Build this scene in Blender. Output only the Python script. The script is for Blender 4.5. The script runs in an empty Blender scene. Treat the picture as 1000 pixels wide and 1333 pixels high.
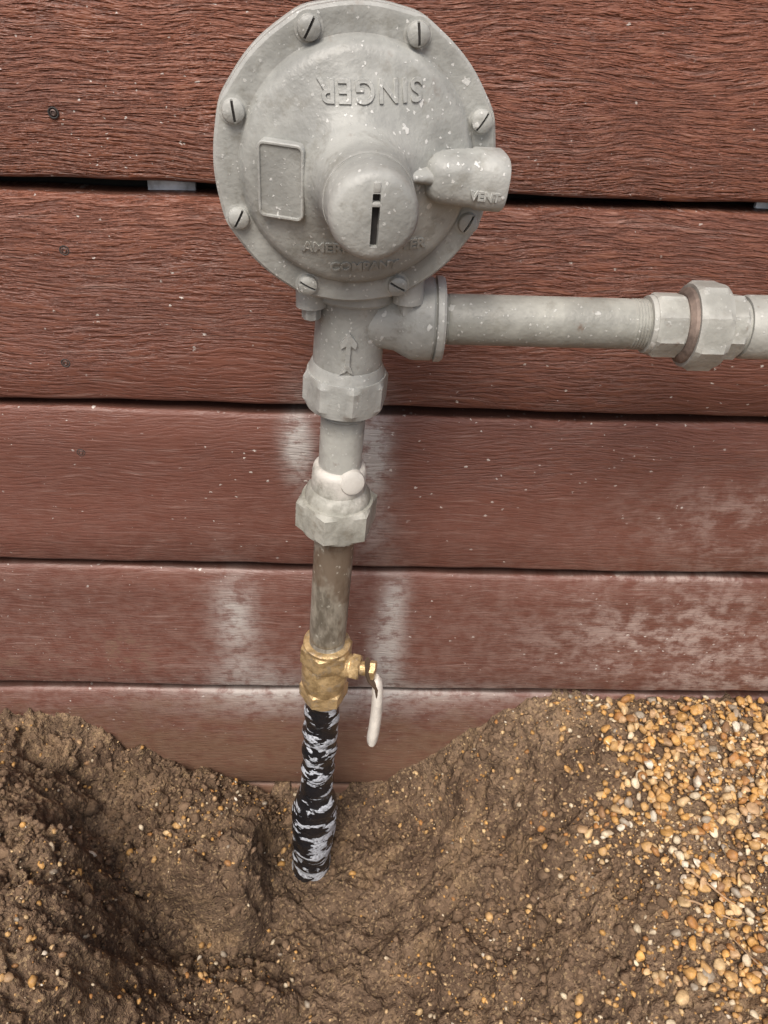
import bpy, bmesh, math, random
import numpy as np
from mathutils import Vector, Matrix
random.seed(7); rng=np.random.default_rng(11)
scene=bpy.context.scene
COL=scene.collection
# ---------------------------------------------------------------- node helpers
class NT:
    def __init__(s,name):
        s.m=bpy.data.materials.new(name); s.m.use_nodes=True
        s.n=s.m.node_tree.nodes; s.l=s.m.node_tree.links
        s.b=s.n['Principled BSDF']
    def add(s,t,**k):
        nd=s.n.new(t)
        for a,v in k.items(): setattr(nd,a,v)
        return nd
    def set(s,sock,v):
        if isinstance(v,bpy.types.NodeSocket): s.l.new(v,sock)
        else:
            if isinstance(v,(tuple,list)) and len(v)==3 and sock.type=='RGBA': v=(*v,1)
            sock.default_value=v
    def coord(s): return s.add('ShaderNodeTexCoord').outputs['Object']
    def mapv(s,v,scale=(1,1,1),loc=(0,0,0),rot=(0,0,0)):
        m=s.add('ShaderNodeMapping'); s.l.new(v,m.inputs[0])
        m.inputs['Scale'].default_value=scale; m.inputs['Location'].default_value=loc; m.inputs['Rotation'].default_value=rot
        return m.outputs[0]
    def noise(s,v,scale,detail=4,rough=.55,dist=0,w=None):
        n=s.add('ShaderNodeTexNoise')
        if w is not None:
            n.noise_dimensions='4D'; s.set(n.inputs['W'],w)
        s.l.new(v,n.inputs['Vector']); n.inputs['Scale'].default_value=scale
        n.inputs['Detail'].default_value=min(detail,4); n.inputs['Roughness'].default_value=rough
        n.inputs['Distortion'].default_value=dist
        return n.outputs['Fac']
    def vor(s,v,scale,feature='F1',out='Distance',rand=1):
        n=s.add('ShaderNodeTexVoronoi',feature=feature); s.l.new(v,n.inputs['Vector'])
        n.inputs['Scale'].default_value=scale; n.inputs['Randomness'].default_value=rand
        return n.outputs[out]
    def math(s,op,a,b=0.,c=0.,clamp=False):
        n=s.add('ShaderNodeMath',operation=op,use_clamp=clamp)
        s.set(n.inputs[0],a); s.set(n.inputs[1],b); s.set(n.inputs[2],c); return n.outputs[0]
    def rng(s,v,a,b,c=0.,d=1.,smooth=True):
        n=s.add('ShaderNodeMapRange',interpolation_type='SMOOTHSTEP' if smooth else 'LINEAR')
        s.set(n.inputs[0],v)
        for i,x in enumerate((a,b,c,d)): n.inputs[i+1].default_value=x
        return n.outputs[0]
    def mix(s,f,a,b):
        n=s.add('ShaderNodeMix',data_type='RGBA'); s.set(n.inputs[0],f); s.set(n.inputs[6],a); s.set(n.inputs[7],b); return n.outputs[2]
    def bump(s,h,dist,strength=1,normal=None):
        n=s.add('ShaderNodeBump'); s.l.new(h,n.inputs['Height']); n.inputs['Distance'].default_value=dist
        n.inputs['Strength'].default_value=strength
        if normal is not None: s.l.new(normal,n.inputs['Normal'])
        return n.outputs[0]
    def sep(s,v):
        n=s.add('ShaderNodeSeparateXYZ'); s.l.new(v,n.inputs[0]); return n.outputs
    def out(s,color=None,rough=None,metal=None,normal=None,spec=None):
        if color is not None: s.set(s.b.inputs['Base Color'],color)
        if rough is not None: s.set(s.b.inputs['Roughness'],rough)
        if metal is not None: s.set(s.b.inputs['Metallic'],metal)
        if normal is not None: s.set(s.b.inputs['Normal'],normal)
        if spec is not None: s.set(s.b.inputs['Specular IOR Level'],spec)
        return s.m
def specks(t,v,scale,size,density):
    n=t.add('ShaderNodeTexVoronoi'); vv=t.add('ShaderNodeVectorMath',operation='ADD')
    wn=t.add('ShaderNodeTexNoise'); t.l.new(v,wn.inputs['Vector']); wn.inputs['Scale'].default_value=scale*2.4; wn.inputs['Detail'].default_value=1
    sc=t.add('ShaderNodeVectorMath',operation='SCALE'); t.l.new(wn.outputs['Color'],sc.inputs[0]); sc.inputs['Scale'].default_value=.7/scale
    t.l.new(v,vv.inputs[0]); t.l.new(sc.outputs[0],vv.inputs[1])
    t.l.new(vv.outputs[0],n.inputs['Vector']); n.inputs['Scale'].default_value=scale
    r=t.sep(n.outputs['Color'])
    on=t.math('LESS_THAN',r[0],density)
    th=t.math('MULTIPLY',r[1],size)
    d=t.math('SUBTRACT',th,n.outputs['Distance'])
    return t.math('MULTIPLY',on,t.rng(d,0,.06))
# ---------------------------------------------------------------- materials
def m_paint(name,base=(.36,.37,.345),dust=.55,rust=.25,sd=.26):
    t=NT(name); v=t.coord()
    big=t.noise(v,26,4,.65); fine=t.noise(v,420,2,.6); med=t.noise(v,75,4,.72)
    c=t.mix(t.rng(big,.36,.64),tuple(x*.76 for x in base),tuple(x*1.14 for x in base))
    c=t.mix(t.math('MULTIPLY',t.rng(med,.52,.68),.48),c,(.185,.178,.150))
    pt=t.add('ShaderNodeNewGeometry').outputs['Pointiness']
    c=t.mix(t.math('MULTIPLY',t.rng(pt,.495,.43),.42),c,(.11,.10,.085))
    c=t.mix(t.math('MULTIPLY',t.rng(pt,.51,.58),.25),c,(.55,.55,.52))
    ru=t.rng(t.noise(t.mapv(v,loc=(3,1,2)),48,4,.72),.63,.73)
    c=t.mix(t.math('MULTIPLY',ru,rust),c,(.13,.075,.045))
    s1=specks(t,v,170,.32,sd); s2=specks(t,v,520,.40,.32)
    cl=t.rng(t.noise(v,14,3,.5),.35,.6,.25,1.)
    sp=t.math('MULTIPLY',t.math('MAXIMUM',s1,s2),cl)
    c=t.mix(t.math('MULTIPLY',sp,dust),c,(.72,.72,.69))
    h=t.math('ADD',t.math('MULTIPLY',fine,.55),t.math('MULTIPLY',t.noise(v,130,3,.6),1.0))
    h=t.math('ADD',h,t.math('MULTIPLY',sp,.35))
    return t.out(c,t.rng(big,.3,.7,.38,.56),0,t.bump(h,.0006,.8),.45)
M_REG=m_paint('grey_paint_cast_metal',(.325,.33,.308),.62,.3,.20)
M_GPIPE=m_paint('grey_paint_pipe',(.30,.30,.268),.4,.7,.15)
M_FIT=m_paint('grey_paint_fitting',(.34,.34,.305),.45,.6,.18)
def m_white_dusted():
    t=NT('primer_dusted_fitting'); v=t.coord(); s=t.sep(v)
    n=t.noise(v,60,4,.7)
    c=t.mix(t.rng(n,.35,.65),(.24,.235,.20),(.38,.375,.33))
    c=t.mix(t.math('MULTIPLY',t.rng(t.noise(t.mapv(v,loc=(1,5,2)),90,4,.7),.54,.68),.4),c,(.18,.15,.11))
    f=t.rng(t.math('ADD',t.math('ADD',s[2],t.math('MULTIPLY',n,.05)),t.math('MULTIPLY',s[0],.5)),.288,.308)
    c=t.mix(t.math('MULTIPLY',f,.66),c,(.66,.63,.58))
    return t.out(c,.55,0,t.bump(t.noise(v,220,3,.6),.0006,.8))
M_DUST=m_white_dusted()
def m_galv():
    t=NT('weathered_galvanised_pipe'); v=t.coord()
    n=t.noise(t.mapv(v,scale=(1,1,.35)),80,4,.7)
    n2=t.noise(t.mapv(v,scale=(1,1,.6)),30,4,.65)
    c=t.mix(t.rng(n,.38,.62),(.15,.13,.10),(.35,.32,.26))
    c=t.mix(t.math('MULTIPLY',t.rng(n2,.48,.58),.66),c,(.13,.078,.045))
    c=t.mix(t.math('MULTIPLY',specks(t,v,260,.45,.3),.55),c,(.6,.58,.5))
    return t.out(c,.50,.25,t.bump(n,.0010,.8))
M_GALV=m_galv()
def m_brass():
    t=NT('dull_brass'); v=t.coord(); n=t.noise(v,80,4,.65)
    c=t.mix(t.rng(n,.38,.62),(.36,.245,.115),(.66,.48,.25))
    c=t.mix(t.math('MULTIPLY',t.rng(t.noise(v,130,4,.65),.52,.64),.55),c,(.44,.37,.28))
    return t.out(c,.38,.5,t.bump(t.noise(v,260,3,.65),.0011,.85))
M_BRASS=m_brass()
def m_plain(name,col,rough,metal=0,bs=300,bd=.0003,var=.25):
    t=NT(name); v=t.coord(); n=t.noise(v,60,4,.65)
    c=t.mix(t.rng(n,.3,.7),tuple(x*(1-var) for x in col),tuple(min(1,x*(1+var)) for x in col))
    return t.out(c,rough,metal,t.bump(t.noise(v,bs,3,.6),bd,.6))
M_HANDLE=m_plain('white_vinyl_grip',(.68,.64,.57),.45,0,200,.0005,.16)
M_STEEL=m_plain('dark_steel',(.14,.10,.07),.5,.5)
M_SLOT=m_plain('dark_recess',(.035,.032,.03),.8)  # near-black colour for slots, holes, vent opening and gasket
M_SCREW=m_plain('wall_screw_metal',(.11,.08,.07),.5,.7)
def m_wrap():
    t=NT('black_pipe_wrap_tape'); v=t.coord()
    a=t.noise(t.mapv(v,scale=(60,60,125)),1,3,.55,.25)
    b=t.noise(t.mapv(v,scale=(22,22,40),loc=(4,2,7)),1,2,.5)
    w=t.rng(t.math('ADD',t.math('MULTIPLY',a,.78),t.math('MULTIPLY',b,.22)),.518,.542)
    w=t.math('MULTIPLY',w,t.rng(t.noise(v,420,3,.7),.30,.58,.35,1))
    c=t.mix(w,(.012,.012,.014),(.55,.58,.63))
    h=t.math('ADD',t.math('MULTIPLY',a,1.),t.math('MULTIPLY',w,.35))
    return t.out(c,t.rng(w,0,1,.20,.7),0,t.bump(h,.0024,.85),.6)
M_WRAP=m_wrap()
def m_board():
    t=NT('composite_board_redbrown'); v=t.coord(); s=t.sep(v); x,z=s[0],s[2]
    oi=t.add('ShaderNodeObjectInfo').outputs['Random']; w=t.math('MULTIPLY',oi,37.)
    wav=t.noise(t.mapv(v,scale=(9,1,20)),1,2,.5,0,w)
    zz=t.math('ADD',z,t.math('MULTIPLY',t.math('SUBTRACT',wav,.5),.022))
    cb=t.add('ShaderNodeCombineXYZ'); t.set(cb.inputs[0],x); t.set(cb.inputs[1],w); t.set(cb.inputs[2],zz); gv=cb.outputs[0]
    g1=t.noise(t.mapv(gv,scale=(58,1,560)),1,3,.6,.12)
    g2=t.noise(t.mapv(gv,scale=(150,1,1300)),1,1,.6,0)
    g3=t.noise(t.mapv(gv,scale=(9,1,120)),1,2,.5,.2)
    gr=t.rng(g1,.34,.60)
    patch=t.noise(t.mapv(v,scale=(4,1,14),loc=(2,0,5)),1,3,.6,0,w)
    wear=t.rng(t.math('ADD',z,t.math('MULTIPLY',t.math('SUBTRACT',patch,.5),.34)),.20,.48,.16,1.)
    h=t.math('MULTIPLY',t.math('ADD',t.math('ADD',gr,t.math('MULTIPLY',g2,.6)),t.math('MULTIPLY',g3,.9)),wear)
    top=t.rng(z,.22,.46)
    base=t.mix(top,(.165,.064,.046),(.212,.075,.042))
    cv=t.noise(t.mapv(v,scale=(3,1,9)),1,4,.6,0,w)
    base=t.mix(t.rng(cv,.3,.7),base,t.mix(.5,base,(.085,.036,.027)))
    dk=t.math('MULTIPLY',t.rng(g1,.50,.36),t.math('MULTIPLY',wear,.55))
    base=t.mix(dk,base,(.060,.021,.014))
    hi=t.math('MULTIPLY',t.rng(g1,.56,.70),t.math('MULTIPLY',wear,.25))
    base=t.mix(hi,base,(.40,.21,.14))
    st=t.rng(t.noise(t.mapv(gv,scale=(16,1,300)),1,4,.7),.56,.70)
    base=t.mix(t.math('MULTIPLY',st,.28),base,(.42,.30,.26))
    brk=t.noise(t.mapv(v,scale=(70,1,100)),1,4,.75)
    brk2=t.noise(t.mapv(v,scale=(22,1,30),loc=(5,0,3)),1,4,.65)
    def blob(cx,cz,sx,sz,amp):
        a=t.math('DIVIDE',t.math('SUBTRACT',x,cx),sx); a=t.math('MULTIPLY',a,a)
        b=t.math('DIVIDE',t.math('SUBTRACT',z,cz),sz); b=t.math('MULTIPLY',b,b)
        e=t.math('EXPONENT',t.math('MULTIPLY',t.math('ADD',a,b),-1.))
        return t.math('MULTIPLY',e,amp)
    tot=None
    for p in [(.008,.262,.012,.034,1.1),(-.044,.262,.010,.030,1.05),(.030,.115,.010,.030,.8),(.026,.045,.014,.045,1.),
              (-.099,.090,.017,.045,.8),(-.090,.02,.04,.03,.5),(.0,.004,.15,.012,.75),(-.03,-.02,.12,.012,.4),(.01,.20,.015,.05,.35)]:
        e=blob(*p); tot=e if tot is None else t.math('ADD',tot,e)
    tot=t.math('MULTIPLY',tot,t.math('MULTIPLY',t.rng(brk,.34,.58,.25,1.),t.rng(brk2,.32,.6,.45,1.15)))
    base=t.mix(t.math('MINIMUM',tot,.80),base,(.50,.48,.45))
    hz=t.math('ADD',blob(.27,.085,.10,.045,1.),blob(.36,.03,.12,.03,.9))
    hz=t.math('ADD',hz,blob(.33,.20,.10,.04,.7)); hz=t.math('ADD',hz,blob(.26,.144,.10,.004,1.))
    hz=t.math('MULTIPLY',hz,t.rng(t.math('ADD',t.math('MULTIPLY',brk2,.65),t.math('MULTIPLY',brk,.35)),.43,.60))
    hz=t.math('MULTIPLY',hz,t.rng(brk,.34,.58,.25,1.))
    base=t.mix(t.math('MINIMUM',t.math('MULTIPLY',hz,.72),.65),base,(.47,.38,.34))
    lowd=t.math('MULTIPLY',t.rng(z,.34,.0),t.rng(brk,.35,.7,.03,.30))
    base=t.mix(lowd,base,(.36,.27,.23))
    vx=t.mapv(v,scale=(1,1,1.4))
    f1=specks(t,vx,80,.26,.22); f2=specks(t,vx,260,.36,.18)
    f=t.math('MULTIPLY',t.math('MAXIMUM',f1,f2),t.rng(t.noise(v,9,2,.5),.36,.6,.2,1.))
    base=t.mix(t.math('MULTIPLY',f,.8),base,(.64,.60,.55))
    md=t.math('ADD',t.math('MULTIPLY',z,-1.),t.math('MULTIPLY',t.math('SUBTRACT',brk2,.5),.18))
    mud=t.math('MULTIPLY',t.rng(md,-.005,.075),t.rng(brk,.3,.55,.5,1))
    mud=t.math('MAXIMUM',mud,t.math('MULTIPLY',t.math('ADD',blob(-.195,.05,.022,.022,1.),blob(-.30,.03,.05,.02,.6)),t.rng(brk,.50,.60)))
    base=t.mix(t.math('MULTIPLY',mud,.68),base,(.17,.098,.056))
    yy=t.rng(s[1],.0012,.0040)
    base=t.mix(t.math('MULTIPLY',yy,.75),base,(.030,.014,.010))
    rough=t.rng(t.noise(v,30,3,.6),.3,.7,.36,.54)
    rough=t.math('ADD',rough,t.math('MULTIPLY',t.math('ADD',tot,mud),.2),0,True)
    return t.out(base,rough,0,t.bump(h,.0013,.9),.42)
M_BOARD=m_board()
def m_back():
    t=NT('wall_sheathing'); v=t.coord()
    n=t.noise(t.mapv(v,scale=(7,1,5),loc=(1.3,0,0)),1,2,.5)
    return t.out(t.mix(n,(.008,.007,.007),(.02,.018,.018)),.9)
M_BACK=m_back()
def m_soil(name):
    t=NT(name); v=t.coord()
    a=t.noise(v,9,4,.62); b=t.noise(v,65,4,.7); c2=t.noise(v,300,3,.7)
    s=t.sep(v)
    c=t.mix(t.rng(a,.36,.64),(.140,.088,.054),(.260,.176,.112))
    c=t.mix(t.rng(b,.36,.60),t.mix(.6,c,(.070,.043,.027)),c)
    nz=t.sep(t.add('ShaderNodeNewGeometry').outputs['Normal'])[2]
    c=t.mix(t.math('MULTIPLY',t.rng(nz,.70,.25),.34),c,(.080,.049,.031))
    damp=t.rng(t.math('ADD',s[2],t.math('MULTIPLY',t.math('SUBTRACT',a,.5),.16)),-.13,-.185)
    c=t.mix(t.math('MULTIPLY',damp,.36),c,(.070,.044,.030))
    ochre=t.rng(t.noise(t.mapv(v,loc=(2,3,1)),26,4,.65),.50,.66)
    c=t.mix(t.math('MULTIPLY',ochre,.36),c,(.37,.245,.135))
    gr=t.vor(v,520,'F1','Color'); gs=t.sep(gr)
    c=t.mix(t.math('MULTIPLY',t.math('GREATER_THAN',gs[0],.86),.45),c,(.44,.31,.17))
    c=t.mix(t.math('MULTIPLY',t.math('LESS_THAN',gs[1],.15),.5),c,(.05,.031,.020))
    h=t.math('ADD',t.math('MULTIPLY',b,3.4),t.math('MULTIPLY',c2,1.4))
    return t.out(c,t.rng(a,.3,.6,.70,.95),0,t.bump(h,.0030,.95),.25)
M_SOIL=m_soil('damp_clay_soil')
def m_attr(name,rough,dust,dc,bd):
    t=NT(name); v=t.coord(); at=t.add('ShaderNodeAttribute',attribute_name='col').outputs['Color']
    n=t.noise(v,300,3,.7)
    c=t.mix(t.rng(n,.34,.66),t.mix(.35,at,(.13,.075,.04)),at)
    d=t.rng(t.noise(v,80,3,.6),.48,.66)
    c=t.mix(t.math('MULTIPLY',d,dust),c,dc)
    return t.out(c,rough,0,t.bump(n,bd,.9),.35)
M_STONE=m_attr('ochre_quartz_gravel',.5,.38,(.26,.165,.095),.0007)
M_CLOD=m_attr('crumbled_soil',.95,.6,(.20,.13,.078),.0032)
M_TWIG=m_plain('dry_twig_bark',(.36,.23,.13),.8)
# ---------------------------------------------------------------- mesh helpers
def empty(name,loc=(0,0,0)):
    e=bpy.data.objects.new(name,None); e.location=loc; e.empty_display_size=.02; COL.objects.link(e)
    e.matrix_world=Matrix.Translation(Vector(loc)); return e
def finish(name,verts,faces,mat,parent=None,smooth=True,ang=32):
    me=bpy.data.meshes.new(name); me.from_pydata([tuple(v) for v in verts],[],faces); me.update()
    bm=bmesh.new(); bm.from_mesh(me); bmesh.ops.remove_doubles(bm,verts=bm.verts,dist=1e-6)
    bmesh.ops.recalc_face_normals(bm,faces=bm.faces); bm.to_mesh(me); bm.free()
    me.materials.append(mat)
    for p in me.polygons: p.use_smooth=smooth
    if smooth: me.set_sharp_from_angle(angle=math.radians(ang))
    o=bpy.data.objects.new(name,me); COL.objects.link(o)
    if parent: par(o,parent)
    return o
def par(o,p):
    o.parent=p; o.matrix_parent_inverse=p.matrix_world.inverted()
def frame(o,zd,yh=(0,0,1)):
    z=Vector(zd).normalized(); y=Vector(yh); y=(y-z*y.dot(z))
    if y.length<1e-4: y=Vector((0,1,0)); y=y-z*y.dot(z)
    y.normalize(); x=y.cross(z)
    return Matrix(((x.x,y.x,z.x,o[0]),(x.y,y.y,z.y,o[1]),(x.z,y.z,z.z,o[2]),(0,0,0,1)))
def lathe(name,prof,M,mat,parent=None,seg=64,rf=None,ang=32,cap=True):
    V=[];F=[]
    for k,(r,z) in enumerate(prof):
        for i in range(seg):
            th=2*math.pi*i/seg
            rr=rf(th,r,z) if rf else r
            V.append(M@Vector((rr*math.cos(th),rr*math.sin(th),z)))
    n=len(prof)
    for k in range(n-1):
        for i in range(seg):
            j=(i+1)%seg
            F.append((k*seg+i,k*seg+j,(k+1)*seg+j,(k+1)*seg+i))
    if cap:
        F.append(tuple(range(seg-1,-1,-1))); F.append(tuple((n-1)*seg+i for i in range(seg)))
    return finish(name,V,F,mat,parent,True,ang)
def polyr(sides,af,rot=0):
    def f(th,r,z):
        a=(th-rot)%(2*math.pi/sides)-math.pi/sides
        return min(r,af/2/math.cos(a))
    return f
def nut(name,z0,z1,af,sides,M,mat,parent,rot=0,ch=.0022):
    R=af/2/math.cos(math.pi/sides); rin=af/2*.985
    seg=sides*12; rot=round(rot/(2*math.pi/seg))*(2*math.pi/seg)
    pr=[(rin*.6,z0),(rin,z0),(R,z0+ch),(R,z1-ch),(rin,z1),(rin*.6,z1)]
    return lathe(name,pr,M,mat,parent,seg,polyr(sides,af,rot),16)
def box(name,M,sx,sy,sz,mat,parent,bev=.0005,seg=2):
    bm=bmesh.new(); bmesh.ops.create_cube(bm,size=1); bmesh.ops.scale(bm,vec=(sx,sy,sz),verts=bm.verts)
    if bev: bmesh.ops.bevel(bm,geom=bm.edges[:],offset=bev,segments=seg,affect='EDGES',profile=.5)
    bm.transform(M); V=[v.co.copy() for v in bm.verts]; F=[[v.index for v in f.verts] for f in bm.faces]; bm.free()
    return finish(name,V,F,mat,parent)
def boolcut(o,cutters):
    for c in cutters:
        md=o.modifiers.new('b','BOOLEAN'); md.operation='DIFFERENCE'; md.object=c; md.solver='EXACT'
    dg=bpy.context.evaluated_depsgraph_get(); me=bpy.data.meshes.new_from_object(o.evaluated_get(dg))
    o.modifiers.clear(); o.data=me
    for c in cutters: bpy.data.objects.remove(c,do_unlink=True)
    for p in me.polygons: p.use_smooth=True
    me.set_sharp_from_angle(angle=math.radians(32))
T=Matrix.Translation
def R(a,ax): return Matrix.Rotation(math.radians(a),4,ax)
def sweep(name,pts,rad,mat,parent,seg=16,sq=(1,1)):
    V=[];F=[];n=len(pts)
    for k,p in enumerate(pts):
        a=Vector(pts[max(0,k-1)]); b=Vector(pts[min(n-1,k+1)]); Mx=frame(p,(b-a),(0,1,0))
        r=rad[k] if isinstance(rad,list) else rad
        for i in range(seg):
            th=2*math.pi*i/seg; V.append(Mx@Vector((r*sq[0]*math.cos(th),r*sq[1]*math.sin(th),0)))
    for k in range(n-1):
        for i in range(seg):
            j=(i+1)%seg; F.append((k*seg+i,k*seg+j,(k+1)*seg+j,(k+1)*seg+i))
    F.append(tuple(range(seg-1,-1,-1))); F.append(tuple((n-1)*seg+i for i in range(seg)))
    return finish(name,V,F,mat,parent,True,50)
# ---------------------------------------------------------------- WALL
wall=empty('composite_board_wall',(0,0,0))
rb=random.Random(3)
for b in range(-2,9):
    z1=.1438+.14*b; z0=z1-.1342
    V=[];F=[]
    xs=list(np.linspace(-3,-.6,20))+list(np.linspace(-.58,.58,180))+list(np.linspace(.6,3,20))
    ph=[rb.uniform(0,6) for _ in range(6)]
    e=.0026
    for xx in xs:
        dz=.0007*math.sin(xx*9+ph[0])+.0005*math.sin(xx*31+ph[1])+.0003*math.sin(xx*97+ph[5]); dz2=.0008*math.sin(xx*8+ph[2])+.0005*math.sin(xx*27+ph[3])+.0003*math.sin(xx*83+ph[4])
        dy=.0006*math.sin(xx*5+ph[4])
        a=z0+dz; c=z1+dz2
        sec=[(.022,a),(e*1.6,a),(e*.5,a+e*.35),(0,a+e*1.3),(0,a+.03),(-.0004,(a+c)/2),(0,c-.03),(0,c-e*1.5),(e*.55,c-e*.4),(e*1.8,c),(.022,c)]
        for (yy,z) in sec: V.append((xx,yy+dy,z))
    m=11
    for i in range(len(xs)-1):
        for j in range(m):
            k=(j+1)%m; F.append((i*m+j,i*m+k,(i+1)*m+k,(i+1)*m+j))
    F.append(tuple(range(m))); F.append(tuple((len(xs)-1)*m+j for j in range(m)))
    finish('board_%d'%(b+3),V,F,M_BOARD,wall,True,60)
box('sheathing',T((0,.036,.53)),6,.014,1.85,M_BACK,wall,0)
M_PALE=m_plain('pale_gap_light',(.50,.54,.60),.5,0,80,.002,.5)  # pale bluish colour painted in as light showing through the board gap
for x0,x1,zc in ((-.128,-.100,.4246),(-.40,-.322,.4252),(.235,.30,.4235)):
    box('gap_light_strip',T(((x0+x1)/2,.015,zc))@R(1.6,'Y'),x1-x0,.003,.0072,M_PALE,wall,.0004)  # added strip, stands in for the light behind the gap
def wscrew(x,z):
    M=frame((x,-.0001,z),(0,-1,0))
    lathe('screw_hole',[(.0030,-.0004),(.0030,.0002),(.0026,.0004),(.0022,.0001),(.0022,-.0004)],M,M_SLOT,wall,20)
    lathe('screw_head',[(.0018,-.001),(.0018,.0002),(.0012,.0005),(.0008,.0000)],M,M_SCREW,wall,16)
for x,z in [(-.1700,.4640),(-.1790,.3900),(-.1930,.3170),(-.1960,.2490)]: wscrew(x,z)
# ---------------------------------------------------------------- REGULATOR
RC=Vector((-.0036,-.110,.4632))
reg=empty('gas_pressure_regulator',RC)
yaw=math.radians(7); tilt=math.radians(4.5)
ax=Vector((math.sin(yaw),-math.cos(yaw)*math.cos(tilt),-math.sin(tilt)))
FR=frame(RC,ax,(-.022,0,1))
RD=.0612
BA=[20+45*k for k in range(8)]
def ear(th,r,z):
    if r<RD*.94: return r
    d=min(abs((math.degrees(th)-a+180)%360-180) for a in BA)
    return r+.0009*math.exp(-(d/6.5)**2)
PROF=[(.0600,-.0002),(RD,-.0014),(RD,-.0048),(RD-.0006,-.0055)]
domek=[(.0510,.0004),(.0502,.0012),(.0492,.0040),(.0478,.0062),(.0455,.0076),(.040,.0098),(.034,.0125),(.029,.0150),(.0255,.0172),(.0228,.0198),(.0208,.0235),(.0198,.028),(.0190,.036),(.0184,.0425)]
domep=[domek[0]]
for a,b in zip(domek[:-1],domek[1:]):
    n=max(1,int(math.hypot(a[0]-b[0],a[1]-b[1])/.0018))
    for i in range(1,n+1): domep.append((a[0]+(b[0]-a[0])*i/n,a[1]+(b[1]-a[1])*i/n))
def domez(r):
    rs=[p[0] for p in domep][::-1]; zs=[p[1] for p in domep][::-1]
    return float(np.interp(r,rs,zs))
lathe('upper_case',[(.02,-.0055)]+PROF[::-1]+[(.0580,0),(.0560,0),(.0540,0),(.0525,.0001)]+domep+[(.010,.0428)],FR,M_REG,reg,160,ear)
lathe('gasket',[(.05,-.0068),(.0596,-.0068),(.0596,-.0052),(.05,-.0052)],FR,M_SLOT,reg,96)
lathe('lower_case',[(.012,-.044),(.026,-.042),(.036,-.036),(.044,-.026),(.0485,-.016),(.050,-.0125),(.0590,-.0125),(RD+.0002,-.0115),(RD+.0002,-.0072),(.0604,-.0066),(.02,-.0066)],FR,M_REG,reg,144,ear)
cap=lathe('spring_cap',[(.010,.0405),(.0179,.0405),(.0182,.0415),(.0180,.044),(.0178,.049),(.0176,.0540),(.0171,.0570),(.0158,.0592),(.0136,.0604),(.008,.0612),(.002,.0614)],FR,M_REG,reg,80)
SL=FR@R(-3,'Z')
c1=box('c',SL@T((0,-.0008,.0615)),.0030,.0200,.009,M_SLOT,None,.0004)
boolcut(cap,[c1])
box('slot_floor',SL@T((0,-.0008,.0575)),.0028,.0198,.0006,M_SLOT,reg,0)
box('slot_bridge',SL@T((0,.0052,.0594)),.0034,.0016,.0036,M_REG,reg,.0003)
box('slot_end_notch',SL@T((.0,.0115,.0603)),.0026,.0036,.0020,M_REG,reg,.0004)
for k,a in enumerate(BA):
    M=FR@R(a,'Z')@T((.0560,0,0))@R([35,-a+90+5,-a+60,-a+95,-a+60,-a-30,-a-30,-a+60][k],'Z')
    h=lathe('case_screw_%d'%(k+1),[(.0036,-.0005),(.0046,.0000),(.0047,.0018),(.0043,.0030),(.0030,.0038),(.0012,.0041)],M,M_REG,None,28)
    c=box('c',M@T((0,0,.0041)),.012,.0011,.0032,M_SLOT,None,0)
    boolcut(h,[c]); par(h,reg)
    box('screw_slot_%d'%(k+1),M@T((0,0,.0024)),.0078,.0010,.0003,M_SLOT,reg,0)
    lathe('screw_seat_%d'%(k+1),[(.003,-.0002),(.0056,-.0002),(.0058,.00035),(.003,.00035)],M,M_REG,reg,28)
    lathe('screw_nut_%d'%(k+1),[(.003,-.0165),(.0045,-.0165),(.0048,-.0155),(.0048,-.0125),(.003,-.0125)],M,M_REG,reg,36,polyr(6,.0084))
def rrect(w,h,r,n=6):
    P=[]
    for cx,cy,a0 in ((w/2-r,h/2-r,0),(-w/2+r,h/2-r,90),(-w/2+r,-h/2+r,180),(w/2-r,-h/2+r,270)):
        for i in range(n+1):
            a=math.radians(a0+90*i/n); P.append((cx+r*math.cos(a),cy+r*math.sin(a)))
    return P
def plate(name,M,w,h,r,levels,mat,parent):
    V=[];F=[];n=None
    for ins,z in levels:
        P=rrect(w-2*ins,h-2*ins,max(r-ins,.0003)); n=len(P)
        V+= [M@Vector((x,y,z)) for x,y in P]
    for k in range(len(levels)-1):
        for i in range(n):
            j=(i+1)%n; F.append((k*n+i,k*n+j,(k+1)*n+j,(k+1)*n+i))
    F.append(tuple((len(levels)-1)*n+i for i in range(n)))
    return finish(name,V,F,mat,parent)
plate('nameplate_panel',FR@T((-.0330,.0000,.0134))@R(-20,'Y')@R(-3,'Z'),.0198,.0305,.003,[(-.0006,-.009),(0,.0020),(.0004,.0024),(.0011,.0024),(.0015,.0017),(.003,.0016),(.0045,.0016),(.0060,.0016),(.0080,.0016)],M_REG,reg)
def text(name,body,size,cx,cy,rot,M,mapz,ext=.0007,sp=1.0,mat=None):
    cu=bpy.data.curves.new(name,'FONT'); cu.body=body; cu.size=size; cu.extrude=ext; cu.bevel_depth=.00015; cu.align_x='CENTER'; cu.align_y='CENTER'
    cu.space_character=sp; cu.offset=.00012
    o=bpy.data.objects.new('t',cu); COL.objects.link(o); dg=bpy.context.evaluated_depsgraph_get(); dg.update()
    me=bpy.data.meshes.new_from_object(o.evaluated_get(dg)); bpy.data.objects.remove(o,do_unlink=True)
    a=math.radians(rot)
    for v in me.vertices:
        x=v.co.x*math.cos(a)-v.co.y*math.sin(a)+cx; y=v.co.x*math.sin(a)+v.co.y*math.cos(a)+cy
        v.co=M@Vector((x,y,mapz(x,y)+v.co.z))
    me.name=name; me.materials.clear(); me.materials.append(mat or M_REG)
    ob=bpy.data.objects.new(name,me); COL.objects.link(ob); par(ob,reg)
dz=lambda x,y: domez(math.hypot(x,y))
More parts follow.
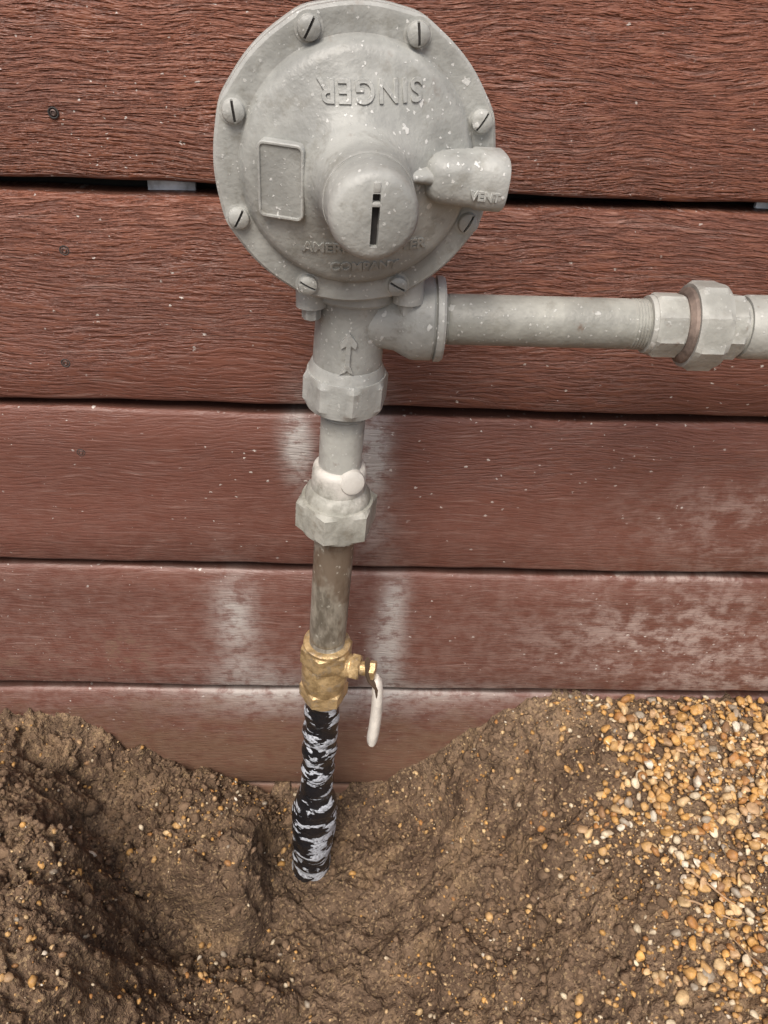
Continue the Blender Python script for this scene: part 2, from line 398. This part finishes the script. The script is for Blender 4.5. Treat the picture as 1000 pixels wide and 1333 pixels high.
text('embossed_lettering_top','SINGER',.0112,.0040,.0335,180,FR,dz,.0008,1.16)
text('embossed_lettering_bottom','AMERICAN METER',.0066,.002,-.0290,0,FR,dz,.0006,1.02)
text('embossed_lettering_foot','COMPANY',.0062,.002,-.0392,0,FR,dz,.0006,1.05)
def loft(name,secs,M,mat,parent,p=3.2,seg=40):
    V=[];F=[]
    for (x,cy,cz,hy,hz) in secs:
        for i in range(seg):
            th=2*math.pi*i/seg; c,s=math.cos(th),math.sin(th)
            V.append(M@Vector((x,cy+hy*math.copysign(abs(c)**(2/p),c),cz+hz*math.copysign(abs(s)**(2/p),s))))
    for k in range(len(secs)-1):
        for i in range(seg):
            j=(i+1)%seg; F.append((k*seg+i,k*seg+j,(k+1)*seg+j,(k+1)*seg+i))
    F.append(tuple(range(seg-1,-1,-1))); F.append(tuple((len(secs)-1)*seg+i for i in range(seg)))
    return finish(name,V,F,mat,parent,True,45)
VM=FR@R(-5,'Z')@T((-.0022,.0055,0))
loft('vent_boss',[(.0285,-.002,.010,.0040,.006),(.0300,-.002,.011,.0072,.009),(.0325,-.002,.012,.0092,.0112),(.036,-.002,.012,.0102,.0120),(.045,-.002,.012,.0106,.0124),(.0500,-.002,.012,.0108,.0126),(.0512,-.002,.012,.0116,.0134),(.0618,-.002,.012,.0118,.0136),(.0630,-.002,.012,.0110,.0130)],VM,M_REG,reg,3.0)
loft('vent_web',[(.014,-.001,.018,.0026,.010),(.024,-.0008,.016,.0024,.0085),(.033,-.0015,.013,.0040,.0080)],VM,M_REG,reg,2.4)
lathe('vent_opening',[(.0075,0),(.0075,.0004),(.0068,.0004),(.0062,-.002),(.001,-.002)],VM@T((.0630,-.002,.012))@R(90,'Y'),M_SLOT,reg,28)
text('vent_lettering','VENT',.0052,.0535,-.0055,-2,VM,lambda x,y:.0252,.0004,1.0)
# ------- cast body (tee)
AD=Vector((.058,-.038,1)).normalized()
def A(z): return Vector((-.0089-.058*(.344-z),-.075+.038*(.344-z),z))
def AM(z): return frame(A(z),AD,(0,-1,0))
B=AM(.384)
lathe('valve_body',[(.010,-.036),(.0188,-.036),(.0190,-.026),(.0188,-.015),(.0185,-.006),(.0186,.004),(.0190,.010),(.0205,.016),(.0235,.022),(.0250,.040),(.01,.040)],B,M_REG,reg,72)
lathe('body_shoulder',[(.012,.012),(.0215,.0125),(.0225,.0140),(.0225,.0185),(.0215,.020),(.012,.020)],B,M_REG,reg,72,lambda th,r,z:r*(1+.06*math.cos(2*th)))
XM=frame((-.0095,-.0765,.3838),(1,0,0),(0,0,1))
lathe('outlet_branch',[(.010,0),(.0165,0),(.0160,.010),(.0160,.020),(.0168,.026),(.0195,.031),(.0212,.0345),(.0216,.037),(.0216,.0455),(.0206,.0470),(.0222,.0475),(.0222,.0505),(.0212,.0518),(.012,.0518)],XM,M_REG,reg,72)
nut('inlet_collar',-.0515,-.0310,.0445,8,B,M_REG,reg,math.radians(10),.0034)
lathe('collar_neck',[(.012,-.034),(.0212,-.0315),(.0205,-.0280),(.0192,-.025),(.012,-.024)],B,M_REG,reg,72)
for (px,pz) in ((-.0262,.3935),(.0225,.3970)):
    M=frame((px,-.090,pz),(0,0,-1),(0,-1,0))
    nut('body_bolt',-.001,.0058,.0085,6,M,M_REG,reg,0,.0006)
    lathe('bolt_boss',[(.003,-.014),(.0075,-.014),(.0078,-.001),(.003,-.0005)],M,M_REG,reg,28)
def arrow():
    P=[(-.0013,-.006),(-.0013,.0035),(-.0040,.0020),(-.0046,.0046),(0,.0098),(.0046,.0046),(.0040,.0020),(.0013,.0035),(.0013,-.006),(.0040,-.0108),(.0012,-.0095),(0,-.0085),(-.0012,-.0095),(-.0040,-.0108)]
    V=[];n=len(P)
    for z in (0,1):
        for x,y in P:
            x*=.95;y*=1.15
            yy=-math.sqrt(max(0,.0190**2-x*x))-(.0013 if z else -.002)
            V.append(A(.3715+y)+Vector((x,yy,0)))
    F=[tuple(range(n,2*n)),tuple(range(n-1,-1,-1))]+[(i,(i+1)%n,n+(i+1)%n,n+i) for i in range(n)]
    finish('flow_arrow',V,F,M_REG,reg,False)
arrow()
# ---------------------------------------------------------------- HORIZONTAL PIPE + UNION
def thr(r,z0,z1,p=.0016,d=.0005):
    out=[];z=z0
    while z<z1-p:
        out+=[(r-d,z),(r,z+p*.5)]; z+=p
    return out
pipe=empty('gas_pipe',(.10,-.0765,.384))
HX=frame((0,-.0765,.3838),(1,0,.003),(0,0,1))
rp=.0132
lathe('straight_pipe',[(rp-.002,.036),(rp-.001,.036)]+thr(rp,.0365,.0470)+[(rp,.048)]+[(rp,.05+.002*i) for i in range(46)]+thr(rp+.0002,.142,.1535)+[(rp-.001,.156)],HX,M_GPIPE,pipe,56)
lathe('straight_pipe_far',[(rp-.001,.205),(rp,.2055),(rp,.6),(rp,1.20)],HX,M_GPIPE,pipe,56)
sweep('wall_elbow',[(1.17,-.0765,.387),(1.20,-.0765,.387),(1.222,-.070,.387),(1.232,-.050,.387),(1.232,-.02,.387),(1.232,.01,.387)],.0175,M_GPIPE,pipe,24)
un=empty('pipe_union',(.182,-.0765,.384))
def octp(n,z0,z1,af,s=8,rot=0,ch=.0025,mat=M_FIT): return nut(n,z0,z1,af,s,HX,mat,un,rot,ch)
M_RUST=m_plain('rust_stained_shoulder',(.19,.145,.12),.7,.1,200,.001,.45)
lathe('union_tail_neck',[(.012,.1500),(.0150,.1505),(.0154,.1525),(.0150,.155)],HX,M_FIT,un,56)
octp('union_tailpiece',.1530,.1690,.0318,8,.2,.0018)
lathe('union_shoulder',[(.012,.168),(.0170,.1685),(.0195,.1705),(.0202,.1740),(.015,.1745)],HX,M_RUST,un,64)
octp('union_nut',.1722,.1895,.0440,8,.25,.0028)
octp('union_head',.1895,.2000,.0330,8,.1,.0015)
lathe('union_head_ring',[(.012,.1995),(.0145,.1998),(.0145,.2025),(.012,.203)],HX,M_FIT,un,56)
lathe('coupling',[(.012,.202),(.0160,.2023),(.0168,.204),(.0168,.240),(.0160,.242),(.012,.242)],HX,M_FIT,un,56)
# ---------------------------------------------------------------- RISER
ris=empty('gas_riser_pipe',A(.2))
def RZ(name,prof,mat,p,seg=56,rf=None,ang=32):
    M=AM(.2); return lathe(name,[(r,(z-.2)*1.0024) for r,z in prof],M,mat,p,seg,rf,ang)
def RNUT(name,z0,z1,af,s,mat,p,rot=0,ch=.002):
    return nut(name,(z0-.2)*1.0024,(z1-.2)*1.0024,af,s,AM(.2),mat,p,rot,ch)
RZ('upper_nipple',[(.010,.285),(.0129,.285),(.0129,.324)]+thr(.0131,.3245,.340),M_FIT,ris)
RZ('galvanised_riser',[(.0125,.128)]+thr(.0129,.1285,.142,.0015,.0004)+[(.0131,.144),(.0131,.225),(.0131,.232),(.0141,.2325),(.0141,.2365)]+thr(.0136,.2368,.248)+[(.01,.25)],M_GALV,ris)
RZ('insulating_union_body',[(.010,.2640),(.0205,.2640),(.0200,.2695),(.0182,.2725),(.0168,.2745),(.0164,.2860),(.0158,.2885),(.0148,.2895),(.0132,.2900),(.0128,.291)],M_DUST,ris,72)
RNUT('insulating_union_nut',.2435,.2660,.0452,6,M_DUST,ris,.30,.0022)
RNUT('insulating_union_base',.2395,.2440,.036,8,M_FIT,ris,.35,.001)
pm=frame(A(.283)+Vector((.0066,-.009,.001)),(.38,-1,.24))
lathe('test_plug',[(.006,-.006),(.0092,-.004),(.0082,.0000),(.0080,.0040),(.0072,.0058),(.0052,.0066),(.002,.0068)],pm,M_DUST,ris,40)
# ---------------------------------------------------------------- BRASS VALVE
val=empty('brass_ball_valve',A(.10))
RNUT('valve_upper_hex',.1150,.1325,.0335,6,M_BRASS,val,.25,.0018)
RZ('valve_upper_lip',[(.012,.131),(.0163,.1312),(.0172,.1322),(.0172,.1345),(.0158,.1353),(.012,.1353)],M_BRASS,val)
RZ('valve_barrel',[(.012,.084),(.0156,.085),(.0162,.088),(.0172,.093),(.0176,.102),(.0174,.110),(.0162,.1135),(.0156,.1155),(.012,.117)],M_BRASS,val)
RNUT('valve_lower_hex',.0750,.0900,.0322,6,M_BRASS,val,.05,.0018)
RZ('valve_lower_lip',[(.012,.0725),(.0150,.073),(.0152,.076),(.012,.077)],M_BRASS,val)
sm=frame(A(.115)+Vector((.010,-.004,0)),(1,-.22,-.03))
lathe('stem_boss',[(.006,0),(.0098,.001),(.0098,.0065),(.0088,.0080),(.0088,.0090),(.004,.0090)],sm,M_BRASS,val,36)
nut('packing_nut',.0088,.0160,.0178,6,sm,M_BRASS,val,.2,.001)
lathe('stem',[(.003,.014),(.0054,.0145),(.0054,.0260),(.003,.0265)],sm,M_BRASS,val,24)
nut('handle_nut',.0226,.0275,.0125,6,sm,M_BRASS,val,.5,.0006)
lv=Vector(sm@Vector((0,0,.0215)))
pts=[lv+Vector((-.0002,-.0,.0065)),lv+Vector((0,0,.000)),lv+Vector((.0016,-.0005,-.006)),lv+Vector((.0046,-.001,-.010)),lv+Vector((.0070,-.001,-.015)),lv+Vector((.0076,-.001,-.026))]
sweep('lever_strap',pts,[.0055,.0072,.0070,.0068,.0062,.0055],M_STEEL,val,20,(.36,1.1))
gp=[lv+Vector((.0060,-.001,-.0070)),lv+Vector((.0072,-.001,-.0110)),lv+Vector((.0082,-.001,-.022)),lv+Vector((.0080,-.001,-.044)),lv+Vector((.0068,-.001,-.064)),lv+Vector((.0056,-.001,-.076)),lv+Vector((.0051,-.001,-.0810)),lv+Vector((.0049,-.001,-.0825))]
sweep('lever_grip',gp,[.0024,.0038,.0042,.0044,.0045,.0045,.0038,.0016],M_HANDLE,val,24,(1.0,1.5))
# ---------------------------------------------------------------- WRAPPED PIPE
rw=random.Random(5); wrp=[]
zz=.077
while zz>-.23:
    r=.0136
    if zz<-.050: r+=.0060*min(1,(-.050-zz)/.03)
    if zz<-.125: r-=.002*min(1,(-.125-zz)/.03)
    r+=.0007*math.sin(zz*260)+rw.uniform(-.0003,.0003)
    wrp.append((r,zz)); zz-=.0035
wrp=[(.01,.077)]+wrp
def wf(th,r,z): return r*(1+.030*math.sin(th*2+z*60)+.018*math.sin(th*5+z*170)+.02*math.sin(th-z*230))
wp=empty('tape_wrapped_riser_pipe',A(0))
RZ('pipe_wrap',wrp[::-1],M_WRAP,wp,64,wf,60)
# ---------------------------------------------------------------- GROUND
def hash2(ix,iy,s):
    h=(ix.astype(np.int64)*374761393+iy.astype(np.int64)*668265263+s*974634777)&0xffffffff
    h=((h^(h>>13))*1274126177)&0xffffffff
    return ((h^(h>>16))&0xffffff)/float(0xffffff)
def vnoise(x,y,s):
    ix=np.floor(x);iy=np.floor(y);fx=x-ix;fy=y-iy
    fx=fx*fx*fx*(fx*(fx*6-15)+10);fy=fy*fy*fy*(fy*(fy*6-15)+10)
    a=hash2(ix,iy,s);b=hash2(ix+1,iy,s);c=hash2(ix,iy+1,s);d=hash2(ix+1,iy+1,s)
    return (a*(1-fx)+b*fx)*(1-fy)+(c*(1-fx)+d*fx)*fy-.5
def fbm(x,y,f,s,o=4,g=.5):
    v=0;a=1
    for k in range(o):
        c,sn=math.cos(k*1.1+s),math.sin(k*1.1+s)
        v=v+a*vnoise((x*c-y*sn)*f+17.3*k,(x*sn+y*c)*f+9.1*k,s+k); f*=2.03;a*=g
    return v
def ridged(x,y,f,s,o=3):
    v=0;a=1
    for k in range(o):
        v=v+a*(1-2.2*np.abs(2*vnoise(x*f+5*k,y*f-3*k,s+k))); f*=2.1;a*=.5
    return v
def cells(x,y,f,s):
    X=x*f;Y=y*f;ix=np.floor(X);iy=np.floor(Y);best=np.full(X.shape,9.);hv=np.zeros(X.shape);sec=np.full(X.shape,9.)
    for a in (-1,0,1):
        for b in (-1,0,1):
            jx=ix+a;jy=iy+b; px=jx+hash2(jx,jy,s);py=jy+hash2(jx,jy,s+5)
            d=np.hypot(X-px,Y-py); m=d<best
            sec=np.where(m,best,np.minimum(sec,d)); hv=np.where(m,hash2(jx,jy,s+9),hv); best=np.where(m,d,best)
    return np.clip((sec-best)*2.2,0,1),hv
ROWS=[
 (0.0,[-9,-.6,-.32,-.252,-.21,-.15,-.099,-.05,-.007,.04,.074,.12,.165,.19,.25,.379,9],[0,-.01,-.034,-.034,-.072,-.108,-.128,-.14,-.145,-.118,-.090,-.045,-.006,.002,.002,-.003,0]),
 (-.035,[-9,-.6,-.31,-.286,-.26,-.22,-.15,-.085,-.066,-.03,.01,.06,.12,.18,.25,.4,9],[0,0,-.022,-.030,-.080,-.098,-.105,-.118,-.165,-.178,-.170,-.128,-.068,-.014,-.002,0,0]),
 (-.08,[-9,-.6,-.275,-.256,-.232,-.205,-.15,-.090,-.076,-.04,0,.06,.12,.18,.25,.4,9],[0,0,-.012,-.024,-.095,-.120,-.104,-.106,-.168,-.184,-.176,-.142,-.092,-.040,-.010,0,0]),
 (-.116,[-9,-.6,-.252,-.232,-.205,-.182,-.155,-.098,-.085,-.04,0,.06,.12,.18,.25,.4,9],[0,-.004,-.008,-.020,-.105,-.145,-.104,-.106,-.168,-.182,-.176,-.148,-.105,-.056,-.016,-.004,0]),
 (-.127,[-9,-.6,-.244,-.222,-.194,-.172,-.12,-.07,-.03,0,.06,.12,.18,.25,.4,9],[0,-.002,-.006,-.018,-.105,-.155,-.165,-.172,-.178,-.172,-.150,-.112,-.064,-.022,-.006,0]),
 (-.21,[-9,-.6,-.222,-.198,-.170,-.145,-.10,-.03,.02,.06,.12,.18,.25,.4,9],[0,-.002,-.004,-.018,-.095,-.138,-.160,-.172,-.168,-.154,-.120,-.078,-.036,-.010,0]),
 (-.40,[-9,-.6,-.24,-.19,-.12,.05,.15,.25,.4,9],[0,0,-.0,-.04,-.13,-.150,-.11,-.05,-.015,0]),
 (-.75,[-9,9],[0,0])]
def sg(x,y,cx,cy,rx,ry,a=0.,p=4):
    c,s=math.cos(a),math.sin(a); u=((x-cx)*c+(y-cy)*s)/rx; v=(-(x-cx)*s+(y-cy)*c)/ry
    return np.exp(-(u*u+v*v)**(p/2))
def H(x,y):
    x=np.asarray(x,float); y=np.asarray(y,float)
    near=np.clip(1-(np.maximum(np.abs(x)-.5,0)+np.maximum(-y-.5,0))/1.2,0.12,1)
    wx=x+.018*fbm(x,y,16,3,3)+.009*fbm(x,y,60,8,2)
    wy=y+.014*fbm(x,y,20,13,3)*np.clip(-y/.03,0,1)
    ys=[r[0] for r in ROWS]; zr=[np.interp(wx,r[1],r[2]) for r in ROWS]
    z=np.where(wy>=0,zr[0],zr[-1])
    for k in range(len(ROWS)-1):
        a,b=ys[k],ys[k+1]; m=(wy<a)&(wy>=b); t=np.clip((a-wy)/(a-b),0,1)
        z=np.where(m,zr[k]*(1-t)+zr[k+1]*t,z)
    # broken clay blocks on the ledge left of the pipe, and the gully in front of them
    qx=x+.010*fbm(x,y,45,131,3); qy=y+.010*fbm(x,y,45,141,3)
    z=z+.024*sg(qx,qy,-.128,-.100,.030,.019,.25)+.017*sg(qx,qy,-.092,-.088,.014,.020,-.3)+.014*sg(qx,qy,-.165,-.088,.018,.015,.5)+.012*sg(qx,qy,-.115,-.050,.032,.014,-.2)
    z=z-.020*sg(qx,qy,-.120,-.143,.050,.013,.15,3)
    z=z+.018*sg(qx,qy,-.060,-.185,.018,.014,.4)+.012*sg(qx,qy,.030,-.150,.013,.011,.9)
    grav=np.clip((x-.17)/.08,0,1); left=np.clip((-.02-x)/.1,0,1)
    amp=(1-.6*grav)
    z=z+.012*fbm(x,y,20,21,3)*amp*near
    z=z+(.0060+.007*left)*fbm(x,y,62,31,3)*amp
    z=z+.0035*left*ridged(x,y,42,77,3)
    z=z+(.0044+.0030*left)*fbm(x,y,190,41,3)*near
    jx=x+.006*fbm(x,y,90,101,2); jy=y+.006*fbm(x,y,90,111,2)
    e,hv=cells(jx,jy,34,5); lump=np.clip(fbm(x,y,15,121,2)+.12+.18*left,0,.5)*2
    z=z+(np.sqrt(e)-.6)*hv*.012*lump*amp
    e,hv=cells(jx,jy,88,15); z=z+(np.sqrt(e)-.6)*hv*.0050*np.clip(lump+.35,0,1)*amp
    z=z+.024*sg(qx,qy,.085,-.165,.022,.018,.3)+.014*np.exp(-(((x-.0)/.018)**2+((y+.088)/.016)**2))
    d=np.hypot(x+.041,y+.055); z=np.where(d<.035,z*(d/.035)+(-.190)*(1-d/.035),z)
    return z
st=.0013
def grow(a,end,s0):
    o=[];s=s0
    while a<end: s*=1.25; a+=s; o.append(a)
    return o
xd=np.arange(-.42,.42,st); gx=grow(.42,80,st)
X=np.array([-v for v in gx[::-1]]+list(xd)+gx)
yd=np.arange(-.34,.012,st); gy=grow(.34,80,st); gy2=grow(.012,40,st*4)
Y=np.array([-v for v in gy[::-1]]+list(yd)+gy2)
XX,YY=np.meshgrid(X,Y); ZZ=H(XX,np.minimum(YY,.0))
ZZ=np.where(YY>.015,np.minimum(ZZ,-.0)-.03,ZZ)
nx,ny=len(X),len(Y)
lat=(np.abs(XX)<.40)&(YY>-.32)&(YY<-.012)
XX2=XX+np.where(lat,.0055*fbm(YY*1.0,ZZ*1.3,75,91,3),0); YY2=YY+np.where(lat,.0045*fbm(XX,ZZ*1.3,75,95,3),0)
co=np.stack([XX2,YY2,ZZ],-1).reshape(-1,3)
idx=np.arange(nx*ny).reshape(ny,nx)
q=np.stack([idx[:-1,:-1],idx[:-1,1:],idx[1:,1:],idx[1:,:-1]],-1).reshape(-1,4)
def fastmesh(name,co,faces,mat,col=None,smooth=True):
    me=bpy.data.meshes.new(name); k=faces.shape[1]
    me.vertices.add(len(co)); me.vertices.foreach_set('co',co.astype(np.float32).ravel())
    me.loops.add(faces.size); me.loops.foreach_set('vertex_index',faces.astype(np.int32).ravel())
    me.polygons.add(len(faces)); me.polygons.foreach_set('loop_start',np.arange(0,faces.size,k,dtype=np.int32))
    me.update(calc_edges=True); me.validate()
    if smooth: me.polygons.foreach_set('use_smooth',np.ones(len(me.polygons),dtype=bool))
    if col is not None:
        a=me.color_attributes.new('col','FLOAT_COLOR','POINT'); a.data.foreach_set('color',col.astype(np.float32).ravel())
    me.materials.append(mat); o=bpy.data.objects.new(name,me); COL.objects.link(o); return o
fastmesh('ground',co,q,M_SOIL)
# ---------------------------------------------------------------- STONES
def templates(n,sub,flat,cuts,jit=None):
    out=[]
    for _ in range(n):
        bm=bmesh.new(); bmesh.ops.create_icosphere(bm,subdivisions=sub,radius=1)
        V=np.array([v.co[:] for v in bm.verts]); F=np.array([[v.index for v in f.verts] for f in bm.faces]); bm.free()
        for _ in range(cuts):
            d=rng.normal(size=3); d/=np.linalg.norm(d); h=rng.uniform(.46,.85)
            e=V@d; ov=np.maximum(e-h,0); V=V-np.outer(ov*.96,d)
        V=V*(1+.05*rng.normal(size=(len(V),1))*((1 if sub<2 else .5) if jit is None else jit))
        V=V*np.array([1,rng.uniform(.6,.95),rng.uniform(*flat)])
        out.append((V,F))
    return out
def scatter(name,x,y,r,col,mat,tmpl,sink=.25,zoff=None,maxtilt=.5,smooth=True):
    n=len(x); z=H(x,y)+r*sink*0.8
    if zoff is not None: z=z+zoff
    ti=rng.integers(0,len(tmpl),n); CO=[];FA=[];CC=[];off=0
    for t,(V,F) in enumerate(tmpl):
        s=np.where(ti==t)[0]
        if len(s)==0: continue
        a=rng.uniform(0,2*np.pi,len(s)); b=rng.normal(0,maxtilt,len(s)); c=rng.normal(0,maxtilt,len(s))
        ca,sa,cb,sb,cc,sc=np.cos(a),np.sin(a),np.cos(b),np.sin(b),np.cos(c),np.sin(c)
        O=np.zeros_like(a);I=np.ones_like(a)
        Rz=np.stack([ca,-sa,O,sa,ca,O,O,O,I],-1).reshape(-1,3,3); Rx=np.stack([I,O,O,O,cb,-sb,O,sb,cb],-1).reshape(-1,3,3); Ry=np.stack([cc,O,sc,O,I,O,-sc,O,cc],-1).reshape(-1,3,3)
        M=Rx@Ry@Rz
        P=np.einsum('nij,vj->nvi',M,V)*r[s][:,None,None]+np.stack([x[s],y[s],z[s]],-1)[:,None,:]
        CO.append(P.reshape(-1,3)); nv=len(V)
        FA.append((F[None]+(np.arange(len(s))*nv)[:,None,None]+off).reshape(-1,3)); off+=nv*len(s)
        CC.append(np.repeat(col[s],nv,0))
    C=np.concatenate(CC); C=np.concatenate([C,np.ones((len(C),1))],1)
    return fastmesh(name,np.concatenate(CO),np.concatenate(FA),mat,C,smooth)
PAL=np.array([(.58,.32,.10),(.66,.40,.16),(.74,.52,.27),(.75,.63,.44),(.45,.21,.065),(.57,.37,.20),(.30,.17,.085),(.36,.31,.24),(.82,.73,.58),(.68,.37,.11)])
PW=np.array([.18,.20,.17,.10,.08,.11,.05,.04,.03,.07]); PW/=PW.sum()
def stonecol(n):
    c=PAL[rng.choice(len(PAL),n,p=PW)]; return np.clip(c*rng.uniform(.74,1.12,(n,1)),0,.88)
def sample(n,x0,x1,y0,y1,dens):
    X=[];Y=[];c=0
    while c<n:
        x=rng.uniform(x0,x1,n*2); y=rng.uniform(y0,y1,n*2); k=rng.uniform(size=n*2)<dens(x,y)
        X.append(x[k]);Y.append(y[k]);c+=k.sum()
    return np.concatenate(X)[:n],np.concatenate(Y)[:n]
def gd(x,y):
    e=x+.09*fbm(x,y,15,61,3)-.12*np.clip((-.10-y)/.2,0,.3)
    return np.clip((e-.165)/.085,0,1)**1.4
T2=templates(26,2,(.45,.75),10); T1=templates(20,1,(.5,.8),3)
gxs,gys=sample(6000,.10,.50,-.38,-.002,gd)
r=rng.gamma(3.2,.00095,6000).clip(.0009,.0064)
scatter('gravel',gxs,gys,r,stonecol(6000),M_STONE,T2,.5,rng.uniform(-.001,.004,6000)*gd(gxs,gys))
gx2,gy2_=sample(4200,.48,2.2,-1.2,-.002,lambda x,y:np.ones_like(x)*.9)
scatter('gravel.001',gx2,gy2_,rng.uniform(.003,.009,4200),stonecol(4200),M_STONE,T1,.5)
n=6500
sx,sy=sample(n,-.42,.34,-.36,-.003,lambda x,y:np.clip(.16+.9*fbm(x,y,18,71,3)+.5*np.clip((x-.05)/.12,0,1)+.08*np.clip(-x/.1,0,1),.02,1))
scatter('pebbles',sx,sy,(rng.gamma(1.5,.00070,n)+.0004).clip(.0005,.0052),stonecol(n)*.90,M_STONE,T1,.35,None,.6,False)
n=7000
cx,cy=sample(n,-.42,.24,-.36,-.003,lambda x,y:np.clip(.26+.9*fbm(x,y,12,81,3)-.2*np.clip((x-.1)/.1,0,1),.02,1))
cc=np.array((.200,.132,.082))*rng.uniform(.5,1.25,(n,1))*np.array([1,1,1])
scatter('soil_clods',cx,cy,(rng.gamma(1.1,.0012,n)+.0006).clip(.0006,.009),cc,M_CLOD,templates(24,2,(.6,.85),9,1.6),.0,None,.6,False)
def hz(x,y): return float(H(np.array([x]),np.array([y]))[0])
for i,(x0,y0,x1,y1,rr) in enumerate([(.255,-.150,.283,-.176,.0011),(.250,-.172,.290,-.190,.0009),(.30,-.235,.275,-.20,.0008)]):
    P=[]
    for k in range(8):
        t=k/7; x=x0+(x1-x0)*t; y=y0+(y1-y0)*t+.0015*math.sin(t*5+i); P.append(Vector((x,y,max(hz(x,y),hz(x0,y0)*(1-t)+hz(x1,y1)*t)+.0045)))
    sweep('dry_twig' if i==0 else 'dry_twig.%03d'%i,P,[rr*(1-.5*k/7) for k in range(8)],M_TWIG,None,8)
# ---------------------------------------------------------------- LIGHT, CAMERA
w=bpy.data.worlds.new('World'); scene.world=w; w.use_nodes=True
bg=w.node_tree.nodes['Background']; sky=w.node_tree.nodes.new('ShaderNodeTexSky'); sky.sky_type='NISHITA'
el,az=math.radians(55),math.radians(195)
sky.sun_disc=False; sky.sun_elevation=el; sky.sun_rotation=az; sky.dust_density=5; sky.air_density=1.0; sky.ozone_density=.6
w.node_tree.links.new(sky.outputs[0],bg.inputs[0]); bg.inputs[1].default_value=.15
sd=Vector((math.sin(az)*math.cos(el),math.cos(az)*math.cos(el),math.sin(el)))
L=bpy.data.lights.new('sun','SUN'); L.energy=2.8; L.angle=math.radians(28); L.color=(1,.955,.90)
lo=bpy.data.objects.new('sun',L); COL.objects.link(lo); lo.rotation_euler=sd.to_track_quat('Z','Y').to_euler(); lo.location=(0,-2,4)
cam=bpy.data.cameras.new('camera'); cam.sensor_fit='VERTICAL'; cam.sensor_height=24; cam.sensor_width=18; cam.lens=24*1000/1333; cam.clip_start=.02; cam.clip_end=500
cob=bpy.data.objects.new('camera',cam); COL.objects.link(cob)
r_=Vector((.99925,-.01448,.0360)).normalized(); u_=Vector((-.02097,.58105,.8136)); u_=(u_-r_*u_.dot(r_)).normalized(); b_=r_.cross(u_)
cob.matrix_world=Matrix(((r_.x,u_.x,b_.x,0),(r_.y,u_.y,b_.y,-.467),(r_.z,u_.z,b_.z,.536),(0,0,0,1)))
scene.camera=cob
scene.view_settings.view_transform='Standard'; scene.view_settings.look='None'; scene.view_settings.exposure=0
